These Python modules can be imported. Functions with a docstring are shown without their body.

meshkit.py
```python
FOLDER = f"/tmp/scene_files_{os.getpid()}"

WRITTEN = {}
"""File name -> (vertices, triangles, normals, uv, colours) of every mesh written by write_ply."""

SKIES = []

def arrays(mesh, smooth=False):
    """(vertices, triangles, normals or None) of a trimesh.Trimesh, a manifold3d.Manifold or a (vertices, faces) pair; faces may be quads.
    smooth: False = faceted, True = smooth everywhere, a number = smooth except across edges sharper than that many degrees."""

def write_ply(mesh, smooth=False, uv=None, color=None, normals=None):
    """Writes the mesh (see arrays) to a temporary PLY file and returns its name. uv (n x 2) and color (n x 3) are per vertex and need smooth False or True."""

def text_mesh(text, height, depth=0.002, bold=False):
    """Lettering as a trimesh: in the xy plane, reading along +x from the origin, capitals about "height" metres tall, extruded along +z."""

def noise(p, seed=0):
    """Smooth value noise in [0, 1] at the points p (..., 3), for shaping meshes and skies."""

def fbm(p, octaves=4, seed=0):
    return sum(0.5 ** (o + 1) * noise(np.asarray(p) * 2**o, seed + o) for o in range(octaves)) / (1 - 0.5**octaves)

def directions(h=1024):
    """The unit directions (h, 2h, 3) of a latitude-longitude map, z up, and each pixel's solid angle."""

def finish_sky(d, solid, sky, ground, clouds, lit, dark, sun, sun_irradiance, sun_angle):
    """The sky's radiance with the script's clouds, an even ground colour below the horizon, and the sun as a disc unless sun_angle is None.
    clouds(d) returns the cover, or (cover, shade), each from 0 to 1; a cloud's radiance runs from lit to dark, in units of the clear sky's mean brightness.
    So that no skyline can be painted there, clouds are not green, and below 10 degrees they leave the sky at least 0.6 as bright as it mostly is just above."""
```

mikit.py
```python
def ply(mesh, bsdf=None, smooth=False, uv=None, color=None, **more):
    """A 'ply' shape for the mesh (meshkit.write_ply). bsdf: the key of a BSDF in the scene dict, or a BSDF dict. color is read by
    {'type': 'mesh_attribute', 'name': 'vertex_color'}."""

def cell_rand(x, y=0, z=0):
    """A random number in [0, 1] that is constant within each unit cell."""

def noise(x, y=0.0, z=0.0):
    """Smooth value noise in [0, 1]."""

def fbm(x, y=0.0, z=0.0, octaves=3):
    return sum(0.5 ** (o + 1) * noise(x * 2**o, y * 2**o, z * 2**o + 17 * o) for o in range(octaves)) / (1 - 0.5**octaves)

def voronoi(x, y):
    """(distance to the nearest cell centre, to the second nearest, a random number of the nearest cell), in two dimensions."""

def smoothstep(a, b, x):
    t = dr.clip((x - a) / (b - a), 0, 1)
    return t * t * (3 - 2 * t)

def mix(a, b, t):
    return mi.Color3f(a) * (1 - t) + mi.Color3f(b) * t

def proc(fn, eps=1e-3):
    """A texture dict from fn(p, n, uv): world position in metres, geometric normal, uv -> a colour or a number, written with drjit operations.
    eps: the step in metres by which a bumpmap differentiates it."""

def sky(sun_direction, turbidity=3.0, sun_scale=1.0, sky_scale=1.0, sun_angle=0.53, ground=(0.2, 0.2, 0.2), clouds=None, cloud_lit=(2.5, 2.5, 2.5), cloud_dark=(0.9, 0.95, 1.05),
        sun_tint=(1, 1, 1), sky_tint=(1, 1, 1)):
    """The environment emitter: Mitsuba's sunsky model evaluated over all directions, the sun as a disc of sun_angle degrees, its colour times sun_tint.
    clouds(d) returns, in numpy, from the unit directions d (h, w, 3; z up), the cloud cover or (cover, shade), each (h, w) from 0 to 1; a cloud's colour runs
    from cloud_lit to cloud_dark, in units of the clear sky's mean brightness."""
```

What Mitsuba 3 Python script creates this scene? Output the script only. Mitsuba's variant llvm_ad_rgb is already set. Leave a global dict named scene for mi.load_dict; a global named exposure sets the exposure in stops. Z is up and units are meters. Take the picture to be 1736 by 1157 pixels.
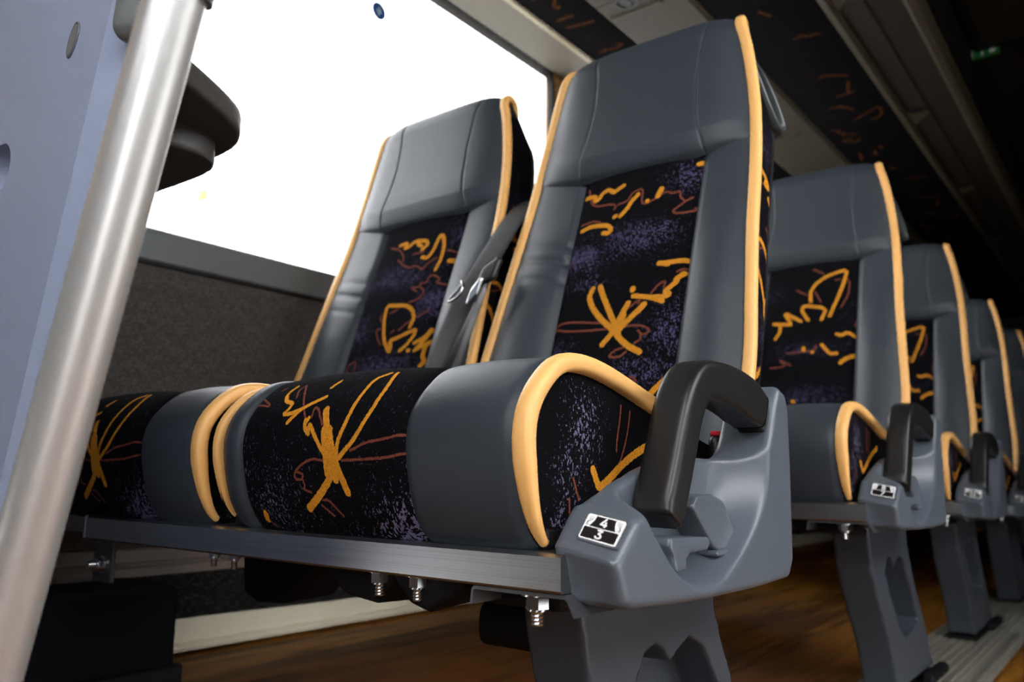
import math, random
import numpy as np, trimesh, manifold3d as m3
import drjit as dr
import mitsuba as mi
import mikit, meshkit
from scipy.interpolate import CubicSpline, PchipInterpolator

random.seed(7); rng = np.random.default_rng(7)
T = mi.ScalarTransform4f
scene, labels = {}, {}

# ------------------------------------------------------------------ camera, sky, exposure
# axes: x to the aisle, y to the rear of the coach, z up; metres
YAW, PITCH, ROLL = math.radians(37.7192), math.radians(9.2965), math.radians(0.7758)
EYE = np.array([0.3899, -0.5464, 0.4028])
_f = np.array([-math.sin(YAW) * math.cos(PITCH), math.cos(YAW) * math.cos(PITCH), math.sin(PITCH)])
_r = np.array([math.cos(YAW), math.sin(YAW), 0]); _u = np.cross(_r, _f)
_up = -_r * math.sin(ROLL) + _u * math.cos(ROLL)
scene['camera'] = {'type': 'thinlens', 'fov': math.degrees(2 * math.atan(868 / 1397.45)), 'fov_axis': 'x', 'near_clip': 0.02, 'far_clip': 2000.0,
                   'aperture_radius': 0.0026, 'focus_distance': 0.80,
                   'to_world': T().look_at(origin=EYE.tolist(), target=(EYE + _f).tolist(), up=_up.tolist())}
scene['sky'] = mikit.sky((-0.5, -0.6, 0.6), turbidity=4.0, sun_scale=0.0, sky_scale=1.0, ground=(0.28, 0.28, 0.27),
                         clouds=lambda d: (np.ones(d.shape[:2]), 0.25 + 0.5 * meshkit.fbm(d * 3.0, 3, 5)), cloud_lit=(2.3, 2.3, 2.3), cloud_dark=(1.5, 1.53, 1.6))
exposure = 5.2

# ------------------------------------------------------------------ helpers
def tag(key, label=None, cat=None, group=None, kind=None):
    d = {}
    if label: d['label'] = label
    if cat: d['category'] = cat
    if group: d['group'] = group
    if kind: d['kind'] = kind
    if d: labels[key] = {**labels.get(key, {}), **d}

def put(key, mesh, bsdf, smooth=30, uv=None, **tags):
    k, n = key, 0
    while k in scene:
        n += 1; k = f'{key}_{n:03d}'
    scene[k] = mikit.ply(mesh, bsdf, smooth=smooth, uv=uv)
    tag(k, **tags)
    return k

def cat(*ms):
    return trimesh.util.concatenate([as_tm(m) for m in ms])

def as_tm(m):
    if isinstance(m, m3.Manifold):
        d = m.to_mesh(); return trimesh.Trimesh(np.array(d.vert_properties[:, :3]), np.array(d.tri_verts), process=False)
    if isinstance(m, tuple):
        v, f = m; f = np.asarray(f)
        if f.shape[1] == 4: f = np.vstack([f[:, [0, 1, 2]], f[:, [0, 2, 3]]])
        return trimesh.Trimesh(v, f, process=False)
    return m

def box(x0, x1, y0, y1, z0, z1, c=0.002):
    """a box with chamfered edges, as a manifold"""
    c = min(c, 0.45 * min(x1 - x0, y1 - y0, z1 - z0))
    pts = []
    for i in range(3):
        e = [c, c, c]; e[i] = 0
        for sx in (0, 1):
            for sy in (0, 1):
                for sz in (0, 1):
                    pts.append((x1 - e[0] if sx else x0 + e[0], y1 - e[1] if sy else y0 + e[1], z1 - e[2] if sz else z0 + e[2]))
    return m3.Manifold.hull_points(np.array(pts))

def fix(poly):
    """counter-clockwise"""
    p = np.asarray(poly, float)
    a = np.sum(p[:, 0] * np.roll(p[:, 1], -1) - np.roll(p[:, 0], -1) * p[:, 1])
    return p if a > 0 else p[::-1]

def prism_x(poly, x0, x1):
    """a (y, z) outline extruded along x"""
    m = m3.Manifold.extrude(m3.CrossSection([fix(poly)]), x1 - x0)
    return m.transform(np.array([[0, 0, 1, x0], [1, 0, 0, 0], [0, 1, 0, 0]], float))

def prism_y(poly, y0, y1):
    """an (x, z) outline extruded along y"""
    m = m3.Manifold.extrude(m3.CrossSection([fix(poly)]), y1 - y0)
    return m.transform(np.array([[1, 0, 0, 0], [0, 0, -1, y1], [0, 1, 0, 0]], float))

def prism_z(poly, z0, z1):
    return m3.Manifold.extrude(m3.CrossSection([fix(poly)]), z1 - z0).translate((0, 0, z0))

def soften(man, length=0.004, it=12):
    t = as_tm(man.refine_to_length(length)); t.merge_vertices()
    trimesh.smoothing.filter_taubin(t, lamb=0.5, nu=0.51, iterations=it)
    return t

def spline(pts, n):
    p = np.asarray(pts, float); s = np.r_[0, np.cumsum(np.linalg.norm(np.diff(p, axis=0), axis=1))]
    return CubicSpline(s, p)(np.linspace(0, s[-1], n))

def cyl(p0, p1, r0, r1=None, n=24):
    p0, p1 = np.asarray(p0, float), np.asarray(p1, float); r1 = r0 if r1 is None else r1
    return sweep(np.array([p0, p1]), r0, r1, n=n, ends=(r0, r1))

def sweep(path, ra, rb=None, a=None, n=12, ends=None, caps=True, power=2.0):
    """an elliptic (or squarish: power > 2) section along a path; a: direction of the first half axis"""
    p = np.asarray(path, float); k = len(p)
    t = np.gradient(p, axis=0); t /= np.linalg.norm(t, axis=1, keepdims=True) + 1e-12
    if a is None:
        a = np.tile([0, 0, 1.0], (k, 1)); a[np.abs(t[:, 2]) > 0.9] = [1.0, 0, 0]
        if np.any(np.abs(t[:, 2]) > 0.9): a = np.tile(np.array([0.31, 0.94, 0.12]), (k, 1))
    a = np.broadcast_to(np.asarray(a, float), p.shape).copy()
    a -= t * np.sum(a * t, axis=1, keepdims=True); a /= np.linalg.norm(a, axis=1, keepdims=True)
    b = np.cross(t, a)
    if ends is not None: ra = rb = np.linspace(ends[0], ends[1], k)
    ra = np.broadcast_to(ra, (k,)); rb = np.broadcast_to(ra if rb is None else rb, (k,))
    w = np.arange(n) * 2 * np.pi / n
    c, s = np.cos(w), np.sin(w)
    c, s = np.sign(c) * np.abs(c) ** (2 / power), np.sign(s) * np.abs(s) ** (2 / power)
    v = p[:, None] + ra[:, None, None] * c[None, :, None] * a[:, None] + rb[:, None, None] * s[None, :, None] * b[:, None]
    i, j = np.meshgrid(np.arange(k - 1), np.arange(n), indexing='ij')
    q = np.stack([i * n + j, i * n + (j + 1) % n, (i + 1) * n + (j + 1) % n, (i + 1) * n + j], -1).reshape(-1, 4)
    v = v.reshape(-1, 3); f = np.vstack([q[:, [0, 1, 2]], q[:, [0, 2, 3]]])
    if caps:
        v = np.vstack([v, p[:1], p[-1:]]); j = np.arange(n)
        f = np.vstack([f, np.stack([(j + 1) % n, j, np.full(n, k * n)], 1), np.stack([(k - 1) * n + j, (k - 1) * n + (j + 1) % n, np.full(n, k * n + 1)], 1)])
    m = trimesh.Trimesh(v, f, process=False)
    if m.volume < 0: m.invert()
    return m

def grid(P, closed=False):
    """mesh of a point grid (n, m, 3)"""
    n, m = P.shape[:2]
    i, j = np.meshgrid(np.arange(n - 1), np.arange(m - 1), indexing='ij')
    q = np.stack([i * m + j, (i + 1) * m + j, (i + 1) * m + j + 1, i * m + j + 1], -1).reshape(-1, 4)
    return trimesh.Trimesh(P.reshape(-1, 3), np.vstack([q[:, [0, 1, 2]], q[:, [0, 2, 3]]]), process=False)

def hexnut(c, r, h, axis=(0, 0, -1)):
    """nut with washer and bolt end, pointing along axis from c"""
    a = np.asarray(axis, float)
    w = cyl(c, np.array(c) + a * h * 0.18, r * 1.35, n=20)
    nut = cyl(np.array(c) + a * h * 0.18, np.array(c) + a * h, r * 1.05, n=6)
    ring = cyl(np.array(c) + a * h, np.array(c) + a * h * 1.15, r * 0.8, n=16)
    st = [np.array(c) + a * h * (1.1 + 0.12 * k) for k in range(9)]
    bolt = sweep(np.array(st), [r * (0.52 + 0.06 * (k % 2)) for k in range(9)], n=14)
    return cat(w, nut, ring, bolt)

def rrect(w, hh, r, n=5):
    a = np.linspace(0, np.pi / 2, n); c = []
    for cx, cy, o in ((w - r, hh - r, 0), (r, hh - r, 1), (r, r, 2), (w - r, r, 3)):
        c += [(cx + r * math.cos(t + o * np.pi / 2), cy + r * math.sin(t + o * np.pi / 2)) for t in a]
    return np.array(c)

# ------------------------------------------------------------------ materials
def rgb(c): return {'type': 'rgb', 'value': [float(x) for x in c]} if isinstance(c, (tuple, list)) else c
def mat(name, color, rough=0.5, metal=0.0, bump=None, bscale=1.0, spec=0.5, two=True, **more):
    b = {'type': 'principled', 'base_color': rgb(color), 'roughness': rough, 'metallic': metal, 'specular': spec, **more}
    if bump is not None: b = {'type': 'bumpmap', 'arbitrary': bump, 'scale': bscale, 'bsdf': b}
    scene[name] = {'type': 'twosided', 'bsdf': b} if two else b

def leather_bump(p, n, uv):
    return mikit.fbm(p.x * 420, p.y * 420, p.z * 420, octaves=2) + 0.25 * mikit.noise(p.x * 160, p.y * 160, p.z * 160)
LB = mikit.proc(leather_bump, eps=4e-4)
def grain_bump(p, n, uv): return mikit.fbm(p.x * 700, p.y * 700, p.z * 700, octaves=2)
GB = mikit.proc(grain_bump, eps=3e-4)

mat('leather_grey', (0.031, 0.039, 0.048), 0.47, bump=LB, bscale=0.00022, spec=0.42)
mat('leather_yellow', (0.86, 0.47, 0.15), 0.42, bump=LB, bscale=0.00012, spec=0.5)
mat('plastic_grey', (0.082, 0.098, 0.118), 0.34, bump=GB, bscale=0.00003, spec=0.65, clearcoat=0.12, clearcoat_gloss=0.5)
mat('leg_grey', (0.042, 0.050, 0.062), 0.38, bump=GB, bscale=0.00004)
mat('plastic_black', (0.010, 0.010, 0.010), 0.35, bump=GB, bscale=0.00003)
mat('plastic_hood', (0.045, 0.042, 0.038), 0.5, bump=LB, bscale=0.0002)
mat('shell_black', (0.008, 0.008, 0.009), 0.6, spec=.3)
mat('steel_black', (0.005, 0.005, 0.006), 0.6, spec=.18)
mat('zinc', (0.62, 0.66, 0.70), 0.22, 1.0)
mat('plate_grey', (0.10, 0.105, 0.115), 0.35, 0.6)
mat('white_print', (0.86, 0.86, 0.86), 0.4)
mat('black_print', (0.006, 0.006, 0.008), 0.35)
mat('belt_web', (0.008, 0.009, 0.011), 0.5)
mat('chrome', (0.85, 0.85, 0.85), 0.12, 1.0)
mat('red_button', (0.55, 0.02, 0.02), 0.35)
def beam_col(p, n, uv):
    s = mikit.fbm(p.x * 3, p.y * 900, p.z * 900, octaves=2)
    return mikit.mix((0.36, 0.38, 0.40), (0.50, 0.52, 0.55), s)
mat('aluminium', mikit.proc(beam_col), 0.33, 1.0)
mat('handle_grey', (0.045, 0.056, 0.058), 0.32)

# ------------------------------------------------------------------ moquette: black pile, violet speckle, brush strokes in ochre and brown
PRINTS = {
 'aisle': [('y',[(-98,864),(-79,863),(-79,853),(-71,854),(-64,866),(-53,869),(-42,860),(-35,864),(-25,869)]),('y',[(-31,812),(-29,813)]),('y',[(-20,811),(-10,822),(-3,836),(6,845)]),('y',[(25,829),(25,829)]),('Y',[(42,835),(46,847)]),('y',[(102,883),(109,886)]),('y',[(-92,800),(-78,804),(-57,802),(-40,798),(-32,789),(-36,783),(-47,786)]),('y',[(138,755),(125,741),(116,726),(113,712),(114,691),(116,682)]),('y',[(63,715),(77,715),(106,717),(134,717)]),('y',[(64,716),(78,712)]),('Y',[(-45,688),(-50,676),(-42,659),(-23,637),(4,615)]),('Y',[(-32,689),(-20,667),(-1,635),(9,619)]),('Y',[(23,655),(14,635),(9,616),(-9,593)]),('Y',[(19,637),(13,612)]),('Y',[(50,651),(45,644),(36,637),(16,615)]),('Y',[(48,650),(41,640)]),('Y',[(6,616),(15,603),(33,588),(54,577)]),('Y',[(15,623),(15,607)]),('Y',[(27,678),(27,676)]),('y',[(30,666),(59,661),(78,653)]),('y',[(59,661),(80,660),(88,664),(78,668),(90,678),(96,684),(93,686),(104,696)]),('y',[(114,705),(115,691)]),('Y',[(125,566),(112,555),(103,539),(94,530),(86,522),(75,507)]),('y',[(105,538),(104,524),(93,507)]),('y',[(119,526),(103,521),(103,505)]),('b',[(-95,879),(-90,864),(-84,849),(-71,841),(-39,838),(-32,831),(-35,827)]),('b',[(-29,834),(-11,837),(-6,851),(13,856),(15,828),(23,824),(43,833),(54,841),(67,835),(79,838),(80,826),(90,817),(100,823)]),('b',[(90,817),(71,803),(77,798),(94,797),(107,801),(106,807),(121,798),(133,799)]),('b',[(134,792),(127,786),(135,784)]),('b',[(-96,811),(-73,814),(-58,808)]),('b',[(121,889),(125,868)]),('b',[(-110,634),(-84,638),(-51,633),(-21,628)]),('b',[(-109,630),(-81,622),(-39,618),(-5,617)]),('b',[(23,618),(36,619),(53,617),(65,610),(61,604),(52,604),(47,610)]),('b',[(52,604),(53,596),(44,591)]),('b',[(28,586),(12,581),(5,572),(24,571),(33,579)]),('b',[(26,648),(36,656),(42,659),(40,653)]),('b',[(58,666),(67,680),(78,686),(77,675)]),('b',[(94,699),(104,704),(130,701)]),('b',[(110,673),(119,677),(130,682)]),('b',[(42,537),(49,541),(56,534)])],
 'window': [('y',[(-47,849),(-26,851),(-31,839),(-16,842),(-6,851),(26,847),(33,838),(22,828)]),('y',[(5,843),(17,836)]),('y',[(28,811),(42,806),(52,821),(57,853),(66,852),(76,829),(78,800),(72,779)]),('Y',[(98,795),(109,796),(147,795)]),('y',[(140,788),(151,787)]),('y',[(50,666),(54,683),(45,700),(25,711),(-6,714),(-27,717),(-25,690),(-9,646),(16,619),(16,630),(9,643),(25,646),(52,656),(67,660),(65,647),(53,630),(42,621)]),('y',[(61,620),(63,620)]),('y',[(72,634),(91,643),(104,662),(94,640),(77,620)]),('y',[(79,621),(101,632),(125,650)]),('y',[(99,630),(97,609),(104,600),(98,590)]),('y',[(118,621),(125,622)]),('b',[(-73,848),(-44,839),(-26,822),(-24,811)]),('b',[(-39,815),(-17,800),(1,791),(20,794),(39,782),(45,793),(66,805)]),('b',[(1,821),(28,822)]),('b',[(88,818),(112,812),(121,804)]),('b',[(116,823),(133,820),(137,808),(126,807)]),('b',[(148,764),(118,771),(115,762),(111,750),(101,746),(82,752),(90,759),(70,769),(60,764),(62,754),(45,754),(46,746),(24,747),(40,738)]),('b',[(46,746),(59,739),(57,726),(41,718),(29,717)]),('b',[(150,755),(134,753),(150,749)]),('b',[(-35,700),(-39,694),(-29,684)]),('b',[(-25,669),(-38,669),(-29,652),(-14,637)]),('b',[(-13,699),(6,705)]),('b',[(23,661),(44,678),(67,688),(84,697)]),('b',[(-93,583),(-93,604),(-73,610),(-68,597),(-70,583)]),('b',[(-47,580),(-25,585)]),('b',[(106,618),(120,609)]),('b',[(5,658),(12,662)])],
 'cushion': [('y',[(-335,200),(-339,187),(-329,176),(-314,172),(-314,165),(-320,159),(-307,159),(-291,164),(-265,177)]),('y',[(-291,164),(-307,150)]),('y',[(-269,191),(-265,201)]),('Y',[(-252,161),(-241,141),(-240,122),(-237,104)]),('Y',[(-238,141),(-232,122),(-235,104)]),('Y',[(-246,141),(-242,122),(-241,101)]),('Y',[(-229,122),(-228,110),(-221,95),(-216,83)]),('Y',[(-238,113),(-230,95)]),('Y',[(-228,110),(-239,95),(-256,80),(-277,66)]),('y',[(-274,153),(-278,146),(-269,137),(-270,148),(-257,134),(-245,120)]),('y',[(-278,151),(-276,143),(-269,138)]),('y',[(-227,115),(-225,130),(-216,150),(-213,177),(-214,201),(-203,212)]),('y',[(-224,115),(-201,133),(-187,159),(-186,186),(-194,212)]),('Y',[(-357,56),(-359,49)]),('b',[(-356,49),(-348,40)]),('b',[(-207,122),(-188,129),(-164,132),(-145,136),(-132,134)]),('b',[(-219,113),(-193,114),(-164,115),(-132,120)]),('b',[(-245,113),(-261,115),(-278,110),(-290,102),(-292,95),(-281,94),(-277,100),(-287,102)]),('b',[(-279,94),(-277,88),(-280,85),(-269,82)]),('b',[(-319,200),(-302,179),(-280,154)]),('b',[(-270,154),(-272,165),(-264,162),(-250,146)]),('b',[(-320,199),(-324,192),(-315,180)]),('b',[(-387,189),(-349,170),(-385,177)]),('b',[(-253,75),(-244,75),(-230,60)]),('b',[(-257,70),(-243,60)]),('b',[(-358,196),(-354,200)])],
 'rear': [('y',[(4,796),(1,820),(13,841),(37,858),(84,872),(75,829),(64,794),(50,754)]),('y',[(1,748),(-16,774),(-12,787),(42,774),(32,747)]),('y',[(-82,748),(-57,744),(-36,740),(-61,776),(-16,747)]),('y',[(-67,743),(-64,728),(-75,709)]),('y',[(68,708),(78,703),(90,711),(109,700),(130,712)]),('Y',[(-5,678),(-4,674)]),('y',[(15,667),(16,667)]),('y',[(36,684),(55,660),(70,661)]),('Y',[(79,638),(84,644),(105,655),(129,658)]),('y',[(-22,552),(-19,550)]),('b',[(5,880),(30,865)]),('b',[(-32,829),(-7,814)]),('b',[(13,819),(28,791)]),('b',[(58,846),(90,845),(89,805),(74,774)]),('b',[(110,749),(105,721),(129,739)]),('b',[(-82,636),(-42,637),(-64,656),(-32,639)]),('b',[(-44,669),(22,670),(24,684)])],
 'side': [('Y',[(89,409),(99,392),(114,400),(142,416),(168,427),(200,437)]),('b',[(142,470),(131,440),(129,427)]),('b',[(159,466),(148,439),(134,414),(115,402)]),('b',[(59,401),(67,383)]),('b',[(53,384),(54,372)])],
 'backside': [('y',[(-6,857),(18,862),(47,850),(64,837)]),('y',[(47,850),(41,838),(60,836)]),('y',[(63,820),(87,810)]),('y',[(14,742),(39,741),(84,711)]),('y',[(12,698),(30,689),(58,642),(67,618),(55,635),(63,653),(72,645)]),('y',[(6,596),(17,584)]),('Y',[(32,537),(49,546)]),('b',[(7,549),(37,546),(58,555)]),('b',[(22,724),(53,733)]),('b',[(58,767),(88,754)]),('b',[(20,835),(41,838)])],
}

def rounded_stroke(pts):
    """corners cut once, ends kept"""
    if len(pts) < 3: return list(pts)
    q = [pts[0]]
    for a, b in zip(pts[:-1], pts[1:]):
        q += [(.8 * a[0] + .2 * b[0], .8 * a[1] + .2 * b[1]), (.2 * a[0] + .8 * b[0], .2 * a[1] + .8 * b[1])]
    q = [q[0]] + q[2:-1] + [pts[-1]]
    return q
PRINTS = {k: [(c, rounded_stroke(p)) for c, p in L] for k, L in PRINTS.items()}
WID = {'y': 0.0038, 'Y': 0.0045, 'b': 0.0016}
FINE = {'y': 0.0023, 'Y': 0.0040, 'b': 0.0010}
def seg_dist(u, v, strokes, kinds, wid=WID):
    d = mi.Float(1.0)
    for c, pts in strokes:
        if c not in kinds: continue
        w = wid[c]
        q = [(a * 1e-3, b * 1e-3) for a, b in pts]
        for (ax, ay), (bx, by) in zip(q[:-1], q[1:]):
            ex, ey = bx - ax, by - ay
            L = max(ex * ex + ey * ey, 1e-12)
            t = dr.clip(((u - ax) * ex + (v - ay) * ey) / L, 0, 1)
            d = dr.minimum(d, dr.square(u - ax - t * ex) + dr.square(v - ay - t * ey) - w * w)
    return d

BLOBS = {   # where the violet flecks lie thick: u, v, radius u, radius v, amount
 'aisle': [(-.09, .745, .07, .028, 1), (.02, .765, .09, .035, .8), (.09, .865, .05, .035, .7), (.10, .61, .05, .06, .75), (.06, .55, .08, .03, .7), (-.10, .585, .05, .03, .7), (-.06, .70, .05, .02, .6)],
 'window': [(-.03, .775, .10, .03, .7), (.09, .715, .05, .04, .9), (.12, .85, .05, .04, .5), (-.09, .67, .04, .04, .6), (0, .585, .10, .035, .8)],
 'rear': [(.0, .675, .12, .025, .5), (.0, .56, .12, .035, .6), (-.09, .82, .04, .04, .35), (.11, .76, .03, .06, .35)],
 'cushion': [(-.145, .035, .045, .050, 1.0), (-.20, .02, .06, .025, .7), (-.33, .06, .05, .055, .42), (-.37, .09, .03, .05, .3)],
 'side': [(.075, .45, .035, .04, .75), (.055, .405, .03, .05, .6), (.04, .365, .02, .04, .6)],
 'backside': [(.05, .60, .03, .04, .5), (.05, .90, .03, .05, .4), (.03, .72, .02, .03, .4)]}
def moquette(name, strokes, blobs, fine=False, seed=0.0):
    wid = FINE if fine else WID
    def fn(p, n, uv):
        nx = mikit.noise(uv.x * 800, uv.y * 800, seed) - 0.5
        ny = mikit.noise(uv.x * 800, uv.y * 800, seed + 9.5) - 0.5
        u, v = uv.x + 0.0013 * nx, uv.y + 0.0013 * ny
        m = mi.Float(0.0)
        for a, b_, ra, rb, k in blobs:
            m = dr.maximum(m, k * dr.exp(-dr.square((uv.x - a) / ra) - dr.square((uv.y - b_) / rb)))
        m = m * (0.65 + 0.7 * mikit.fbm(uv.x * 45, uv.y * 60, seed, octaves=2))
        sp = mikit.noise(uv.x * 640, uv.y * 430, seed + 3) * 0.7 + 0.3 * mikit.noise(uv.x * 1500, uv.y * 1100, seed + 5)
        fleck = mikit.smoothstep(0.76 - 0.36 * m, 0.82 - 0.30 * m, sp) * dr.minimum(1.0, 0.30 + 1.1 * m)
        c = mikit.mix((0.0042, 0.0038, 0.0048), ((0.125, 0.108, 0.180) if fine else (0.070, 0.056, 0.120)), fleck)
        pile = 0.75 + 0.5 * mikit.noise(uv.x * 1100, uv.y * 1100, 2.0)
        b = seg_dist(u, v, strokes, 'b', wid)
        c = mikit.mix(c, mi.Color3f(0.15, 0.042, 0.026) * pile, 1 - mikit.smoothstep(-1e-6, 2e-6, b))
        y = seg_dist(u, v, strokes, 'yY', wid)
        return mikit.mix(c, mi.Color3f(0.54, 0.215, 0.020) * pile, 1 - mikit.smoothstep(-2e-6, 3e-6, y))
    mat(name, mikit.proc(fn), 0.95, spec=0.04)

for k in ('aisle', 'window', 'rear', 'cushion', 'side', 'backside'):
    moquette('moquette_' + k, PRINTS[k], BLOBS[k], fine=k in ('cushion', 'side'), seed={'aisle': 0.3, 'window': 4.1, 'rear': 7.7, 'cushion': 2.2, 'side': 5.4, 'backside': 8.8}[k])


# ------------------------------------------------------------------ the coach body
FLOOR, WX, RX, Y0, Y1 = .055, -1.10, 1.22, -2.6, 7.2
def wood(p, n, uv):
    w = mikit.fbm(p.x * 16, p.y * 1.6, 1.0, octaves=3)
    g = mikit.fbm(p.x * 140, p.y * 7.0, 3.0, octaves=2)
    b = mikit.smoothstep(.35, .65, mikit.noise(p.x * 9 + 2 * w, p.y * .8, 7.0))
    return mikit.mix(mikit.mix((.12, .041, .007), (.30, .120, .016), b), (.032, .011, .003), mikit.smoothstep(.45, .75, .5 * g + .5 * w) * .8)
mat('floor_wood', mikit.proc(wood), 0.48, spec=.15)
def felt(p, n, uv):
    f = mikit.fbm(p.x * 300, p.y * 300, p.z * 300, octaves=2); g = mikit.fbm(p.x * 60, p.y * 60, p.z * 60, octaves=2)
    return mikit.mix((.052, .047, .043), (.100, .090, .080), mikit.smoothstep(.3, .75, .8 * f + .2 * g))
mat('wall_felt', mikit.proc(felt), 0.95, spec=.1, sheen=.3)
def ribbed(p, n, uv):
    return mikit.mix((.012, .012, .012), (.07, .065, .06), mikit.smoothstep(.55, .75, mikit.fbm(p.x * 200, p.y * 200, p.z * 500, octaves=2)))
mat('carpet_dark', mikit.proc(ribbed), 0.95, spec=.1)
mat('sill_grey', (.13, .14, .14), 0.5, bump=GB, bscale=.00005)
mat('trim_cream', (.86, .80, .62), 0.45)
mat('rail_brown', (.21, .17, .14), 0.5)
mat('header_khaki', (.27, .245, .195), 0.5)
mat('rack_khaki', (.080, .070, .050), 0.55)
mat('rack_edge', (.075, .062, .038), 0.45)
mat('rack_brown', (.024, .018, .012), 0.6)
mat('lip_cream', (.62, .55, .38), 0.35)
mat('ceiling_khaki', (.024, .019, .009), 0.7)
mat('rubber', (.006, .006, .006), 0.6, spec=.3)
mat('pillar_tan', (.30, .16, .06), 0.6)
mat('box_navy', (.004, .0045, .008), 0.7, spec=.2)
mat('wall_plain', (.04, .038, .036), 0.8, spec=.2)
mat('partition_blue', (.25, .295, .41), 0.42, bump=mikit.proc(lambda p, n, uv: mikit.fbm(p.x * 330, p.y * 330, p.z * 330, octaves=2), eps=5e-4), bscale=.0006, spec=.45)
mat('pole_silver', (.78, .78, .76), 0.36, 0.75, spec=.5)
mat('collar_dark', (.09, .10, .12), 0.35)
scene['glass'] = {'type': 'thindielectric', 'int_ior': 1.5}
def track(p, n, uv): return mikit.mix((.22, .21, .17), (.36, .34, .28), mikit.noise(p.x * 800, p.y * 3, 1.0))
mat('track_alu', mikit.proc(track), .4, .35)

def struct(key, mesh, bsdf, smooth=30, label=None): return put(key, mesh, bsdf, smooth, kind='structure', label=label)
AISLE = -.022
struct('floor', prism_y([(WX - .05, FLOOR + .012), (-.16, AISLE), (RX + .05, AISLE), (RX + .05, -.09), (WX - .05, -.09)], Y0, Y1), 'floor_wood', label='dark wood grain vinyl floor')
HX0, HX1, HY0, HY1 = -.75, .95, -2.3, -.75      # unseen glass roof hatch, placed to light headrests and console from above
struct('ceiling', cat(box(WX - .05, RX + .05, HY1, Y1, 2.02, 2.08, .001), box(WX - .05, RX + .05, Y0, HY0, 2.02, 2.08, .001), box(WX - .05, HX0, HY0, HY1, 2.02, 2.08, .001), box(HX1, RX + .05, HY0, HY1, 2.02, 2.08, .001)), 'ceiling_khaki')
struct('window_8', box(HX0, HX1, HY0, HY1, 2.05, 2.054, .0005), 'glass')
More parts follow.
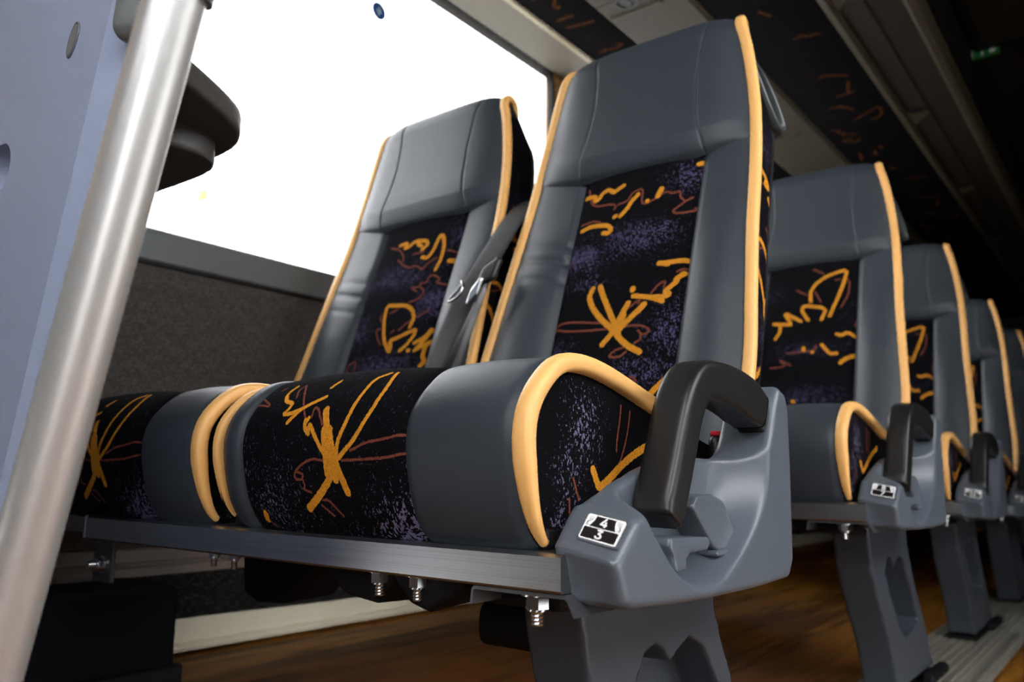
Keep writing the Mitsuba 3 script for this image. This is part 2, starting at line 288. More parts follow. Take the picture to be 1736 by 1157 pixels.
# left wall: felt panel, sill, header, pillars and panes
struct('wall_left', cat(box(WX - .06, WX, Y0, Y1, .20, .80, .001), box(WX - .06, WX, Y0, Y1, 1.762, 2.02, .001)), 'wall_felt', label='grey brown felt wall panel under the window')
sill = prism_y([(-1.16, .800), (-1.097, .800), (-1.0935, .803), (-1.0935, .856), (-1.097, .863), (-1.105, .867), (-1.16, .867)], Y0, Y1)
struct('trim_1', sill, 'sill_grey', label='smooth grey window sill strip')
struct('trim_2', box(-1.105, -1.0945, Y0, Y1, .793, .800, .001), 'rubber')
WIN = [(-2.45, -1.55), (.150, 1.605), (1.70, 3.15)]  # first pane is out of view, sized to limit light on the cushions
pil = [box(WX - .05, WX - .012, a, b, .86, 1.765, .006) for a, b in ((-2.6, -2.45), (-1.55, .150), (1.605, 1.70), (3.15, 7.2))]  # hidden wide panels fore and aft close off windows, dimming the seats
struct('trim_3', cat(*pil), 'pillar_tan', label='tan window pillars')
for i, (a, b) in enumerate(WIN, 1):
    struct(f'window_{i}', box(WX - .033, WX - .029, a - .01, b + .01, .85, 1.775, .0005), 'glass')
    r = .045   # rubber gasket with rounded corners
    o = rrect(b - a + .01, .915, r + .006, 8); inn = rrect(b - a - .016, .889, r, 8) + [.013, .013]
    g = m3.Manifold.extrude(m3.CrossSection([o]) - m3.CrossSection([fix(inn)]), .020)
    g = g.transform(np.array([[0, 0, 1, WX - .030], [1, 0, 0, a - .005], [0, 1, 0, .853]], float))
    put(f'window_{i}__gasket', g, 'rubber', 20)
# the base of the wall: mounting rail, carpet, skirting
k = struct('trim_4', cat(box(WX - .05, WX + .006, .0, Y1, .236, .262, .003), box(WX - .05, WX + .006, .0, Y1, .208, .230, .003), box(WX - .05, WX, .0, Y1, .225, .24, .001)), 'rail_brown', label='brown slotted seat rail along the wall')
struct('baseboard_left', cat(prism_y([(-1.15, .132), (-1.098, .130), (-1.094, .126), (-1.094, .085), (-1.091, .083), (-1.083, .080), (-1.080, .075), (-1.083, .069), (-1.15, .069)], .0, Y1)), 'trim_cream', label='cream skirting channel along the wall')
struct('trim_5', box(WX - .05, WX - .008, .0, Y1, FLOOR - .01, .0695, .001), 'rubber')
nz = rng.normal(0, .004, 80).cumsum() * .3
cz = [(.0 + 7 * t, .126 + float(.004 * math.sin(40 * t) + nz[int(t * 79)] * .1)) for t in np.linspace(0, 1, 80)]
struct('trim_6', prism_x([(.0, .212)] + cz + [(7.0, .212)], WX - .02, WX + .012), 'carpet_dark', label='dark ribbed carpet strip above the skirting')
# dark housing on the floor by the wall
kb = put('floor_housing', soften(box(-1.092, -.935, -.60, .262, FLOOR - .02, .214, .012), .012, 4), 'box_navy', True, label='dark navy housing box on the floor by the wall at lower left', cat='housing box')
put(kb + '__base', box(-1.092, -.925, -.60, .268, FLOOR - .025, .085, .003), 'rubber', 30)

# right side, front and rear of the coach, out of view; openings sized for light on the seats
struct('wall_right', cat(box(RX, RX + .06, -1.45, .15, -.09, .95, .001), box(RX, RX + .06, 1.25, Y1, -.09, .95, .001), box(RX, RX + .06, .15, 1.25, .52, .95, .001), box(RX, RX + .06, 1.3, Y1, .95, 1.70, .001), box(RX, RX + .06, Y0, Y0 + .1, .0, .95, .001), box(RX, RX + .06, Y0, Y1, 1.70, 2.05, .001), *[box(RX, RX + .06, a, a + .08, .95, 1.7, .001) for a in (-1.45,)]), 'wall_plain')
struct('window_6', box(RX + .02, RX + .024, -1.4, Y1, .94, 1.71, .0005), 'glass')  # out of view, extent set for light on console and headrests
struct('unseen_opening_2', box(RX + .02, RX + .024, .15, 1.25, -.09, .54, .0005), 'glass')  # low glazed opening out of view, placed to light skirting and floor
struct('unseen_door_1', box(RX + .02, RX + .024, Y0, -1.45, -.05, 1.71, .0005), 'glass')  # front door out of view, placed to light floor and skirting
struct('wall_rear', box(WX - .06, RX + .06, Y1, Y1 + .06, -.09, 2.05, .001), 'wall_plain')
struct('wall_front', cat(box(WX - .06, RX + .06, Y0 - .06, Y0, -.09, 1.05, .001), box(WX - .06, RX + .06, Y0 - .06, Y0, 1.90, 2.05, .001)), 'wall_plain')
struct('unseen_bulkhead_7', cat(box(WX + .012, -.25, -1.40, -1.30, 1.0, 1.60, .01), box(WX + .012, .50, Y0 + .012, -1.30, FLOOR + .012, 1.0, .03), box(.50, RX - .012, Y0 + .012, -2.2, AISLE + .006, 1.0, .03)), 'wall_plain')  # bulkhead and dash block out of view, placed to shade the front cushions
struct('window_7', box(WX, RX, Y0 - .04, Y0 - .034, 1.04, 1.91, .0005), 'glass')  # windscreen out of view, height set to favour headrests over cushions

# ------------------------------------------------------------------ luggage rack overhead
rack = 'luggage_rack'; tag(rack, 'long overhead luggage rack with dark patterned underside above the seats', 'luggage rack')
put(rack + '__header_strip', prism_y([(-1.102, 1.7535), (-1.097, 1.7505), (-.966, 1.750), (-.964, 1.753), (-.964, 1.78), (-1.102, 1.78)], Y0, Y1), 'header_khaki', 20, label='khaki strip above the window')
put(rack + '__lip', prism_y([(-.966, 1.746), (-.951, 1.745), (-.948, 1.749), (-.948, 1.78), (-.966, 1.78)], Y0, Y1), 'lip_cream', 20, label='thin pale edge strip')
# brush strokes of the underside cloth, from the same family as the seats
def rack_strokes(n, x0, x1, y0, y1, seed):
    r = random.Random(seed); out = []
    base = [s for k in ('aisle', 'window', 'rear') for s in PRINTS[k] if len(s[1]) > 2]
    for i in range(n):
        c, pts = r.choice(base); cx = sum(a for a, b in pts) / len(pts); cy = sum(b for a, b in pts) / len(pts)
        ox, oy = r.uniform(x0 + .05, x1 - .05) * 1000, (y0 + (y1 - y0) * (i + r.random()) / n) * 1000
        w = r.uniform(0, 6.28); co, si = math.cos(w), math.sin(w)
        q = [(ox + co * (a - cx) - si * (b - cy), oy + si * (a - cx) + co * (b - cy)) for a, b in pts]
        if all(x0 * 1000 + 4 < a < x1 * 1000 - 4 for a, b in q): out.append((c, q))
    return out
PER = 1.5
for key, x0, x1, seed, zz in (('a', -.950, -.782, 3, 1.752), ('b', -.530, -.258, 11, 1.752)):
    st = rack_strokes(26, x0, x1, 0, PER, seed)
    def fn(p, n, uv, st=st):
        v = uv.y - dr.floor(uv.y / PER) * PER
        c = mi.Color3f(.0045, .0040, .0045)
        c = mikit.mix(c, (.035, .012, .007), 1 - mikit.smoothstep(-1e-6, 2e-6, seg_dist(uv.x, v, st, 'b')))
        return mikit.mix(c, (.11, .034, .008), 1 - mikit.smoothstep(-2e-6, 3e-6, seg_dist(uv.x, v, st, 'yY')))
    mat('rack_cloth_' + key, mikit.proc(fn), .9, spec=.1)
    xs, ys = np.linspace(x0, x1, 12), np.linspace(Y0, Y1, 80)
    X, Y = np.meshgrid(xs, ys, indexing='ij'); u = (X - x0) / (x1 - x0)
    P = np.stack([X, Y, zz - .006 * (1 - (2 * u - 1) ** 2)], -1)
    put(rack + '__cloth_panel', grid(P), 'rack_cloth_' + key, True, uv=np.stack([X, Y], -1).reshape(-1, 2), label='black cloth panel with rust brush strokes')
put(rack + '__core', cat(box(-.96, -.26, Y0, Y1, 1.762, 1.80, .001)), 'rack_brown', 30)
# service panels, one per row, with air nozzles and a reading lamp
for i in range(7):
    ya, yb = -.95 + i * 1.145, -.95 + (i + 1) * 1.145 - .004
    y_in = ya + .27
    k = put(rack + '__service_panel', cat(prism_y([(-.782, 1.752), (-.772, 1.7455), (-.545, 1.7455), (-.530, 1.752), (-.530, 1.766), (-.782, 1.766)], ya, yb)), 'rack_khaki', 20, label='khaki service panel with air nozzles')
    yc = 1.36 + (i - 2) * 1.145
    if Y0 < yc < Y1:
        n1 = m3.Manifold.cylinder(.004, .036, .032, 28).translate((-.69, yc, 1.7415)) - m3.Manifold.cylinder(.02, .026, .026, 28).translate((-.69, yc, 1.735))
        ring = cat(n1, box(-.70, -.68, yc - .03, yc + .03, 1.7425, 1.7455, .001), m3.Manifold.cylinder(.003, .016, .012, 20).translate((-.69, yc, 1.7425)))
        put(k + '__air_nozzle', ring, 'plastic_black', 30, label='round black air nozzle')
        bz = soften(box(-.775, -.60, yc + .048, yc + .062, 1.7395, 1.7465, .003), .006, 3)
        put(k + '__bezel', bz, 'rack_edge', True)
put(rack + '__edge_rail', prism_y([(-.258, 1.756), (-.252, 1.748), (-.235, 1.744), (-.226, 1.748), (-.222, 1.760), (-.222, 1.80), (-.258, 1.80)], Y0, Y1), 'rack_edge', 20, label='khaki edge rail')
put(rack + '__soffit', prism_y([(-.222, 1.758), (-.150, 1.752), (-.146, 1.756), (-.140, 1.756), (-.060, 1.752), (-.060, 1.81), (-.222, 1.81)], Y0, Y1), 'rack_brown', 20, label='brown soffit')
put(rack + '__edge_rail', prism_y([(-.060, 1.752), (-.050, 1.747), (-.030, 1.748), (-.022, 1.756), (-.022, 1.85), (-.060, 1.85)], Y0, Y1), 'rack_edge', 20, label='khaki edge rail')
for i in range(6):
    y = 2.60 + (i - 1) * .98
    put(rack + '__joint', cat(box(-.215, -.165, y, y + .03, 1.749, 1.757, .002)), 'rubber', 30)
    put(rack + '__brace', prism_z([(-.222, y + .02), (-.15, y + .05), (-.222, y + .16)], 1.750, 1.757), 'rack_edge', 20)
put(rack + '__top_gap', box(-.030, -.012, Y0, Y1, 1.80, 2.02, .001), 'rubber', 30)
# ceiling hatch with a green exit sign at its edge
hk = put('ceiling_hatch', cat(box(.02, .60, 1.70, 2.72, 1.985, 2.02, .006)), 'rack_brown', 30, label='dark square hatch panel in the aisle ceiling', cat='hatch')
put(hk + '__rim', cat(box(.0, .62, 2.72, 2.75, 1.978, 2.02, .004), box(-.0, .02, 1.70, 2.75, 1.978, 2.02, .004)), 'rubber', 30)
scene['sign_green'] = {'type': 'principled', 'base_color': rgb((.01, .16, .03)), 'roughness': .4}
ex = put('exit_sign', box(-.035, .075, 2.752, 2.765, 1.955, 1.995, .002), 'sign_green', 30, label='small green sign with pale symbols on the ceiling hatch edge', cat='sign')
for x0, x1, z0, z1 in ((-.030, -.010, 1.962, 1.988), (.018, .022, 1.962, 1.988), (.045, .062, 1.966, 1.984)):
    put(ex + '__symbol', box(x0, x1, 2.7505, 2.753, z0, z1, .0005), 'white_print', 30)

# ------------------------------------------------------------------ floor track under the legs
ft = 'floor_track'; tag(ft, 'ribbed aluminium floor track under the seat legs', 'floor track')
put(ft + '__channel', prism_y([(-.150, AISLE), (-.146, AISLE + .006), (.020, AISLE + .006), (.026, AISLE + .003), (.030, AISLE + .002), (.062, AISLE + .002), (.072, AISLE)], 1.02, 6.5), 'track_alu', 20)
for i in range(8):
    x = -.140 + .020 * i
    put(ft + '__rib', box(x, x + .010, 1.02, 6.5, AISLE + .004, AISLE + .0095, .001), 'track_alu', 20)
put(ft + '__edge', sweep(np.array([(.052, 1.02, AISLE + .002), (.052, 3.5, AISLE + .002), (.052, 6.5, AISLE + .002)]), .012, .005, a=(1, 0, 0), n=14), 'track_alu', 30)

# ------------------------------------------------------------------ partition, pole and tray at the front left
def panel_z(pts, y0, y1): return prism_y(pts, y0, y1)
PY = -.235
def edge_x(z, off): return float(np.interp(z, [.10, .885, 1.05, 1.45], [-.475, -.245, -.205, -.20])) + off
fz = [.10, .60, .885, 1.05, 1.45]
front = [(-1.02, .10), (-1.02, 1.45)] + [(edge_x(z, -.034), z) for z in fz]
back = [(-1.02, .10), (-1.02, 1.45)] + [(edge_x(z, .010), z) for z in fz]
pan = m3.Manifold.hull_points(np.array([(x, PY, z) for x, z in front] + [(x, PY + .022, z) for x, z in back] + [(x, PY + .035, z) for x, z in back]))
slot = m3.Manifold.extrude(m3.CrossSection([fix(rrect(.060, .052, .024, 8) - [.030, .026])]), .2).transform(np.array([[1, 0, 0, -.515], [0, 0, -1, PY + .1], [0, 1, 0, .703]], float))
pk = put('partition_panel', pan - slot, 'partition_blue', 25, label='blue grey textured plastic partition panel left of the pole', cat='partition')
ov = [(.0075 * math.cos(t), .0165 * math.sin(t)) for t in np.linspace(0, 2 * np.pi, 41)]
rot = lambda a, c: (a * math.cos(-.42) - c * math.sin(-.42), a * math.sin(-.42) + c * math.cos(-.42))
OX, OZ = -.3705, .797
ring = sweep(np.array([(OX + rot(a, c)[0], PY - .0005, OZ + rot(a, c)[1]) for a, c in ov]), .0012, .0012, a=(0, 1, 0), n=8)
put(pk + '__slot_rim', ring, 'collar_dark', 30)
disc = m3.Manifold.extrude(m3.CrossSection([fix([rot(a * .9, c * .9) for a, c in ov[:-1]])]), .002).transform(np.array([[1, 0, 0, OX], [0, 0, -1, PY + .0005], [0, 1, 0, OZ]], float))
put(pk + '__slot_cap', disc, 'sill_grey', 25, label='oval pale grey cap')
grip = soften(m3.Manifold.batch_hull([m3.Manifold.sphere(.014, 14).translate(p) for p in ((-.272, PY + .004, .778), (-.258, PY + .010, .778), (-.19, PY + .010, 1.0), (-.235, PY + .004, 1.0))]), .006, 4)
put(pk + '__grip', grip, 'sill_grey', True, label='grey raised grip along the panel edge')
# silver grab pole
p_lo, p_hi = np.array([-.1800, -.3240, .05]), np.array([-.060, -.3120, .672])
def along(t): return p_lo + (p_hi - p_lo) * t
pole = 'grab_pole'; tag(pole, 'thick silver grab pole in the left foreground', 'pole')
POLE_A, POLE_B = np.array([-.0560, -.3090, .685]), np.array([-.1660, -.3200, .324])
ax = (POLE_A - POLE_B) / np.linalg.norm(POLE_A - POLE_B)
put(pole + '__tube', cyl(POLE_B - ax * .30, POLE_A + ax * .55, .0178, n=64), 'pole_silver', 40)
ca = POLE_A + ax * .004
put(pole + '__collar', cat(cyl(ca, ca + ax * .012, .0215, n=40), cyl(ca + ax * .012, ca + ax * .016, .0195, n=40), cyl(ca + ax * .016, ca + ax * .06, .0225, n=40)), 'collar_dark', 40, label='dark ribbed collar at the top of the pole')
# dark tray behind the partition
tr = 'partition_tray'
def curve2(p, n=40): return spline([(a, c, 0) for a, c in p], n)[:, :2].tolist()
upper = prism_z([(-1.05, -.018)] + curve2([(-.60, -.018), (-.52, -.018), (-.46, -.020), (-.416, -.028), (-.386, -.046), (-.362, -.076), (-.334, -.125), (-.316, -.160), (-.298, -.198)]) + [(-1.05, -.198)], .776, .802)
lower = prism_z([(-1.05, -.033)] + curve2([(-.62, -.033), (-.53, -.033), (-.475, -.034), (-.438, -.042), (-.418, -.060), (-.412, -.090), (-.43, -.14), (-.50, -.18)]) + [(-1.05, -.18)], .748, .782)
put(tr, soften(upper, .006, 10), 'plastic_hood', True, label='dark moulded tray behind the pole against the bright window', cat='tray')
put(tr + '__underside', soften(lower, .006, 22), 'plastic_hood', True, label='rounded lower body of the tray')

# ------------------------------------------------------------------ on and beyond the glass
mat('sticker_blue', (.02, .09, .30), .4); mat('sticker_pale', (.40, .50, .66), .4)
s = cyl((0, 0, 0), (0, 0, .0006), .024, n=36)
def on_glass(m, h): 
    m = as_tm(m).copy(); V = m.vertices; m.vertices = np.stack([WX - .0285 + h + V[:, 2], .822 + V[:, 0], 1.612 + V[:, 1]], 1); return m
sk = put('window_sticker', on_glass(s, 0), 'sticker_blue', 25, label='round blue sticker on the bright window pane', cat='sticker')
blob = cat(m3.Manifold.extrude(m3.CrossSection.circle(.0045, 16), .0005).translate((.002, .009, 0)), m3.Manifold.extrude(m3.CrossSection([fix([(-.008, .004), (.006, .004), (.010, -.004), (.004, -.006), (.002, -.014), (-.004, -.014), (-.004, -.004), (-.010, -.004)])]), .0005))
put(sk + '__figure', on_glass(blob, .0008), 'sticker_pale', 25)
mat('asphalt', (.30, .30, .29), .9)
struct('ground', box(-60, 60, -60, 60, -.95, -.9, .001), 'asphalt', label=None)
mat('sign_yellow', (.85, .66, .25), .6); mat('sign_brown', (.45, .30, .08), .6); mat('post_pale', (.9, .9, .9), .6)
rs = 'road_sign'; tag(rs, 'faint yellow sign far outside the window, washed out by daylight', 'sign')
put(rs + '__board', box(-7.68, -7.50, 4.18, 4.23, 3.41, 3.58, .004), 'sign_yellow', 25)
put(rs + '__plate', box(-7.68, -7.51, 4.18, 4.23, 3.335, 3.39, .004), 'sign_brown', 25)
put(rs + '__post', cyl((-7.60, 4.26, -.9), (-7.60, 4.26, 3.50), .025, n=16), 'post_pale', 30)

# ------------------------------------------------------------------ the double seat
CUSH = np.array([(.05, .348), (.012, .347), (-.003, .369), (-.014, .406), (-.017, .434), (-.012, .458), (.008, .485), (.033, .502), (.061, .507), (.085, .506), (.16, .491), (.24, .471), (.34, .448), (.44, .43)])
_s = np.r_[0, np.cumsum(np.linalg.norm(np.diff(CUSH, axis=0), axis=1))]
_cs = CubicSpline(_s, CUSH); CL = _s[-1]
def cpt(s):
    p = _cs(s); t = _cs(s, 1); n = np.stack([-t[..., 1], t[..., 0]], -1); n /= np.linalg.norm(n, axis=-1, keepdims=True)
    return p, n           # outward: forward and up

def cushion_panel(xa, xb, crown=0.004, groove=0.004, roll=0.0, nx=33, ns=150):
    xs = np.linspace(xa, xb, nx); ss = np.linspace(0, CL, ns)
    X, S = np.meshgrid(xs, ss, indexing='ij')
    p, n = cpt(S)
    e = np.minimum(X - xa, xb - X)
    d = crown * (1 - (2 * (X - xa) / (xb - xa) - 1) ** 2) - groove * np.exp(-(e / 0.005) ** 2) - roll * ((xb - X) / (xb - xa)) ** 2.2
    P = np.stack([X, p[..., 0] + d * n[..., 0], p[..., 1] + d * n[..., 1]], -1)
    return grid(P), np.stack([X, S], -1).reshape(-1, 2)

def cushion_piping(xc, wide, rec=0.0045):
    ss = np.linspace(0.035, CL * 0.70, 110); p, n = cpt(ss)
    t = np.clip((ss - 0.035) / 0.075, 0.06, 1)
    w = wide * (0.25 + 0.75 * np.sqrt(t)) 
    h = 0.0085 * (0.4 + 0.6 * t)
    path = np.stack([np.full_like(ss, xc), p[:, 0] - rec * n[:, 0], p[:, 1] - rec * n[:, 1]], -1)
    return sweep(path, w, h, a=(1, 0, 0), n=18, power=2.6)

def cushion_side(x):
    """side cheek: a slightly domed sheet"""
    ss = np.linspace(0.0, CL, 90); p, n = cpt(ss)
    o = p - 0.006 * n
    c = np.array([0.2, 0.40]); R = np.linspace(0, 1, 14)
    yz = c + (o[None] - c) * R[:, None, None]
    P = np.stack([x + 0.006 * (1 - R[:, None] ** 3) * np.ones((1, len(ss))), yz[..., 0], yz[..., 1]], -1)
    uv = np.stack([yz[..., 0], yz[..., 1]], -1).reshape(-1, 2)
    return grid(P), uv

def cushion_core(x0, x1):
    ss = np.linspace(0, CL, 60); p, n = cpt(ss); o = p - 0.012 * n
    return prism_x(np.vstack([o, [(0.44, 0.36), (0.05, 0.36)]]), x0, x1)

# backrest: height -> front depth and half width
_zf = np.array([.38, .45, .60, .75, .90, 1.0, 1.07, 1.115]); _yf = np.array([.418, .44, .49, .54, .592, .617, .629, .635])
YF = PchipInterpolator(_zf, _yf)
BP = np.vstack([np.stack([YF(np.linspace(.38, 1.115, 60)), np.linspace(.38, 1.115, 60)], -1), [(.641, 1.130), (.653, 1.142), (.670, 1.147), (.688, 1.143), (.700, 1.128), (.704, 1.105)]])
_bs = np.r_[0, np.cumsum(np.linalg.norm(np.diff(BP, axis=0), axis=1))]
_bc = CubicSpline(_bs, BP); BL = _bs[-1]
_w = PchipInterpolator([.35, .55, .65, .75, .84, .94, 1.04, 1.10, 1.133, 1.16], [.236, .235, .228, .220, .2145, .207, .194, .182, .1715, .158])
S_of_z = PchipInterpolator(BP[:61, 1], _bs[:61])
def bpt(s):
    p = _bc(s); t = _bc(s, 1); n = np.stack([-t[..., 1], t[..., 0]], -1); n /= np.linalg.norm(n, axis=-1, keepdims=True)
    return p, n
def bwidth(s):
    z = _bc(s)[..., 1]; top = _bs[60]
    return np.where(s > S_of_z(1.113), _w(1.115) - (s - S_of_z(1.113)) * 0.22, _w(z))
SZ = lambda z: float(S_of_z(z))
SEAM = 0.108
def head_low(x):
    """lower edge of the head cushion, in height"""
    return .893 + 0.023 * np.clip((np.abs(x) - .10) / .11, 0, 1) ** 1.3

def back_panel(kind, xc):
    """returns mesh, uv; x is measured from the backrest's centre"""
    if kind == 'fabric':
        U = np.linspace(-1, 1, 31); ss = np.linspace(SZ(.40), SZ(.915), 110)
        UU, S = np.meshgrid(U, ss, indexing='ij'); X = UU * SEAM + 0.012
        p, n = bpt(S); e = SEAM * (1 - np.abs(UU))
        d = 0.007 * (1 - UU ** 2) - 0.005 * np.exp(-(e / 0.006) ** 2)
        P = np.stack([xc + X, p[..., 0] + d * n[..., 0], p[..., 1] + d * n[..., 1]], -1)
        return grid(P), np.stack([X - 0.012, p[..., 1]], -1).reshape(-1, 2)
    if kind in ('L', 'R'):
        sg = 1 if kind == 'R' else -1
        U = np.linspace(0, 1, 33); ss = np.linspace(SZ(.39), SZ(.93), 120)
        UU, S = np.meshgrid(U, ss, indexing='ij'); p, n = bpt(S); w = bwidth(S) - 0.014
        a = SEAM + sg * 0.012
        X = a + UU * (w - a)
        z = p[..., 1]
        lump = 0.016 * np.clip((0.86 - z) / 0.2, 0.15, 1)
        d = lump * np.sin(np.pi * UU) ** 0.8 - 0.005 * np.exp(-((X - a) / 0.006) ** 2) - 0.004 * UU ** 6
        if kind == 'L':      # creases in the upholstery
            for zc, am in ((.745, .005), (.775, .0035), (.71, .0025)):
                d = d - am * np.exp(-((z - zc - 0.02 * UU) / 0.006) ** 2) * np.clip(1.2 - UU, 0, 1)
        P = np.stack([xc + sg * X, p[..., 0] + d * n[..., 0], p[..., 1] + d * n[..., 1]], -1)
        return grid(P), None
    if kind == 'head':
        U = np.linspace(-1, 1, 281); V = np.linspace(0, 1, 80)
        UU, VV = np.meshgrid(U, V, indexing='ij')
        X0 = UU * 0.195; s0 = S_of_z(head_low(X0)); S = s0 + (BL - s0) * VV
        p, n = bpt(S); w = bwidth(S) - 0.012; X = UU * w
        dist = S - s0
        d = 0.026 * np.clip(dist / 0.035, 0, 1) ** 0.5 * (1 - 0.55 * np.clip((dist - 0.06) / 0.20, 0, 1)) * (1 - np.abs(UU) ** 5)
        d = d * np.clip((BL - S) / 0.05, 0, 1) + 0.001 - 0.005 * np.abs(UU) ** 8
        zz = np.clip(p[..., 1], .89, 1.13)
        hs = np.interp(zz, [.89, .93, .97, 1.03, 1.09, 1.13], [.116, .108, .100, .095, .098, .104])
        for sgn in (-1, 1):
            d = d - 0.0024 * np.exp(-((X - sgn * hs - 0.01) / 0.0016) ** 2)
        P = np.stack([xc + X, p[..., 0] + d * n[..., 0], p[..., 1] + d * n[..., 1]], -1)
        return grid(P), None

def back_piping(sg, xc):
    ss = np.linspace(SZ(.40), BL - 0.01, 150); p, n = bpt(ss); w = bwidth(ss)
    path = np.stack([xc + sg * (w - 0.0085), p[:, 0] - 0.004 * n[:, 0], p[:, 1] - 0.004 * n[:, 1]], -1)
    return sweep(path, 0.0088, 0.0075, a=(1, 0, 0), n=16, power=2.6)

THICK = PchipInterpolator([.38, .55, .65, .75, .86, .95, 1.03, 1.08, 1.15], [.06, .075, .092, .098, .104, .116, .115, .085, .055])
def back_side(sg, xc):
    zz = np.linspace(.40, 1.10, 70); V = np.linspace(0, 1, 14)
    Z, VV = np.meshgrid(zz, V, indexing='ij'); y0 = YF(Z) + 0.004; y = y0 + VV * (THICK(Z) - 0.004)
    X = _w(Z) - 0.008 - 0.02 * VV ** 4
    P = np.stack([xc + sg * X, y, Z], -1)
    return grid(P), np.stack([y - YF(Z), Z], -1).reshape(-1, 2)

def back_shell(xc):
    """rear shell and core"""
    zz = np.r_[np.linspace(.39, 1.10, 40), 1.125, 1.135]
    rows = []
    for z in zz:
        zc = min(z, 1.115); w = float(_w(z)) - 0.016; y0 = float(YF(zc)) + 0.012; y1 = float(YF(zc) + THICK(z))
        if z > 1.11: y0 += (z - 1.11) * 0.8
        y1 = max(y1, y0 + 0.02)
        rows.append([(xc + x, y, z) for x, y in ((-w, y0), (-w, y1 - .012), (-w + .03, y1 - .002), (0, y1 + .004), (w - .03, y1 - .002), (w, y1 - .012), (w, y0), (0, y0))])
    R = np.array(rows); k, m = R.shape[:2]
    i, j = np.meshgrid(np.arange(k - 1), np.arange(m), indexing='ij')
    q = np.stack([i * m + j, i * m + (j + 1) % m, (i + 1) * m + (j + 1) % m, (i + 1) * m + j], -1).reshape(-1, 4)
    v = np.vstack([R.reshape(-1, 3), R[0].mean(0), R[-1].mean(0)]); j = np.arange(m)
    f = np.vstack([q[:, [0, 1, 2]], q[:, [0, 2, 3]], np.stack([(j + 1) % m, j, np.full(m, k * m)], 1), np.stack([(k - 1) * m + j, (k - 1) * m + (j + 1) % m, np.full(m, k * m + 1)], 1)])
    t = trimesh.Trimesh(v, f, process=False)
    if t.volume < 0: t.invert()
    return t

XA, XW = -0.240, -0.722           # centres of the two backrests
SEAT = []                         # (part key, ply dict, tags)
def part(name, mesh, bsdf, smooth=30, uv=None, **tags):
    k, n = name, 0
    while any(s[0] == k for s in SEAT):
        n += 1; k = f'{name}_{n:03d}'
    SEAT.append((k, mikit.ply(mesh, bsdf, smooth=smooth, uv=uv), tags))
    return k

def cushion(xr, bounds, fab, side):
    k = part('seat_cushion', cushion_core(xr - .436, xr - .022), 'shell_black', 30)
    b = [xr + v for v in bounds]
    m, _ = cushion_panel(b[1], b[0], 0.003); part(k + '__leather_panel', m, 'leather_grey', True, label='smooth grey leather bolster')
    m, uv = cushion_panel(b[2], b[1], 0.005); uv = uv - [xr, 0]; part(k + '__fabric_panel', m, fab, True, uv, label='black patterned moquette middle')
    m, _ = cushion_panel(b[3], b[2], 0.003, roll=.013); part(k + '__leather_panel', m, 'leather_grey', True, label='smooth grey leather bolster')
    part(k + '__piping', cushion_piping(xr - .0095, .0095), 'leather_yellow', True, label='yellow leather piping')
    part(k + '__piping', cushion_piping(xr - .443, .0062, .0125), 'leather_yellow', True, label='yellow leather piping')
    m, uv = cushion_side(xr - .013); part(k + '__side_panel', m, side, True, uv, label='black speckled moquette side')
    m, uv = cushion_side(xr - .442); m.vertices[:, 0] = 2 * (xr - .442) - m.vertices[:, 0]; part(k + '__side_panel', m, side, True, uv, label='black speckled moquette side')
cushion(0.0, (-.018, -.142, -.388, -.437), 'moquette_cushion', 'moquette_side')
cushion(-.463, (-.018, -.135, -.385, -.437), 'moquette_cushion', 'moquette_side')

def backrest(xc, fab, dz=0.0):
    k = part('backrest', back_shell(xc), 'shell_black', 40)
    m, uv = back_panel('fabric', xc); part(k + '__fabric_panel', m, fab, True, uv, label='black moquette panel with ochre brush strokes')
    for side in 'LR':
        m, _ = back_panel(side, xc); part(k + '__side_bolster', m, 'leather_grey', True, label='grey leather side bolster')
    m, _ = back_panel('head', xc); part(k + '__headrest', m, 'leather_grey', True, label='padded grey leather head cushion')
    for sg in (-1, 1):
        part(k + '__piping', back_piping(sg, xc), 'leather_yellow', True, label='yellow leather piping')
        m, uv = back_side(sg, xc); part(k + '__side_panel', m, 'moquette_backside', True, uv, label='patterned moquette side')
    return k
BA = backrest(XA, 'FAB_AISLE')
BW = backrest(XW, 'moquette_window')
# grab handle on the aisle side of the aisle backrest
hx = lambda z: XA + float(_w(z)) + 0.002
HP = [(.628, 1.050), (.660, 1.047), (.690, 1.033), (.718, 1.010), (.738, .985), (.742, .968), (.722, .962), (.692, .974), (.662, .997), (.636, 1.025), (.622, 1.042), (.628, 1.050)]
HP = [(.634 + (y - .622) * .80, z) for y, z in HP]
ring = spline([(hx(z) - .014, y, z) for y, z in HP], 70)
cen = np.array([.684, 1.006])
plate = m3.Manifold.hull_points(np.array([(hx(z) - .024 + dx, cen[0] + .96 * (y - cen[0]), cen[1] + .96 * (z - cen[1])) for dx in (0, .008) for y, z in HP]))
part(BA + '__handle_recess', plate, 'shell_black', 30)
part(BA + '__grab_handle', sweep(ring, 0.010, 0.0050, a=(1, 0, 0), n=12), 'handle_grey', 30, label='grey oval grab handle')

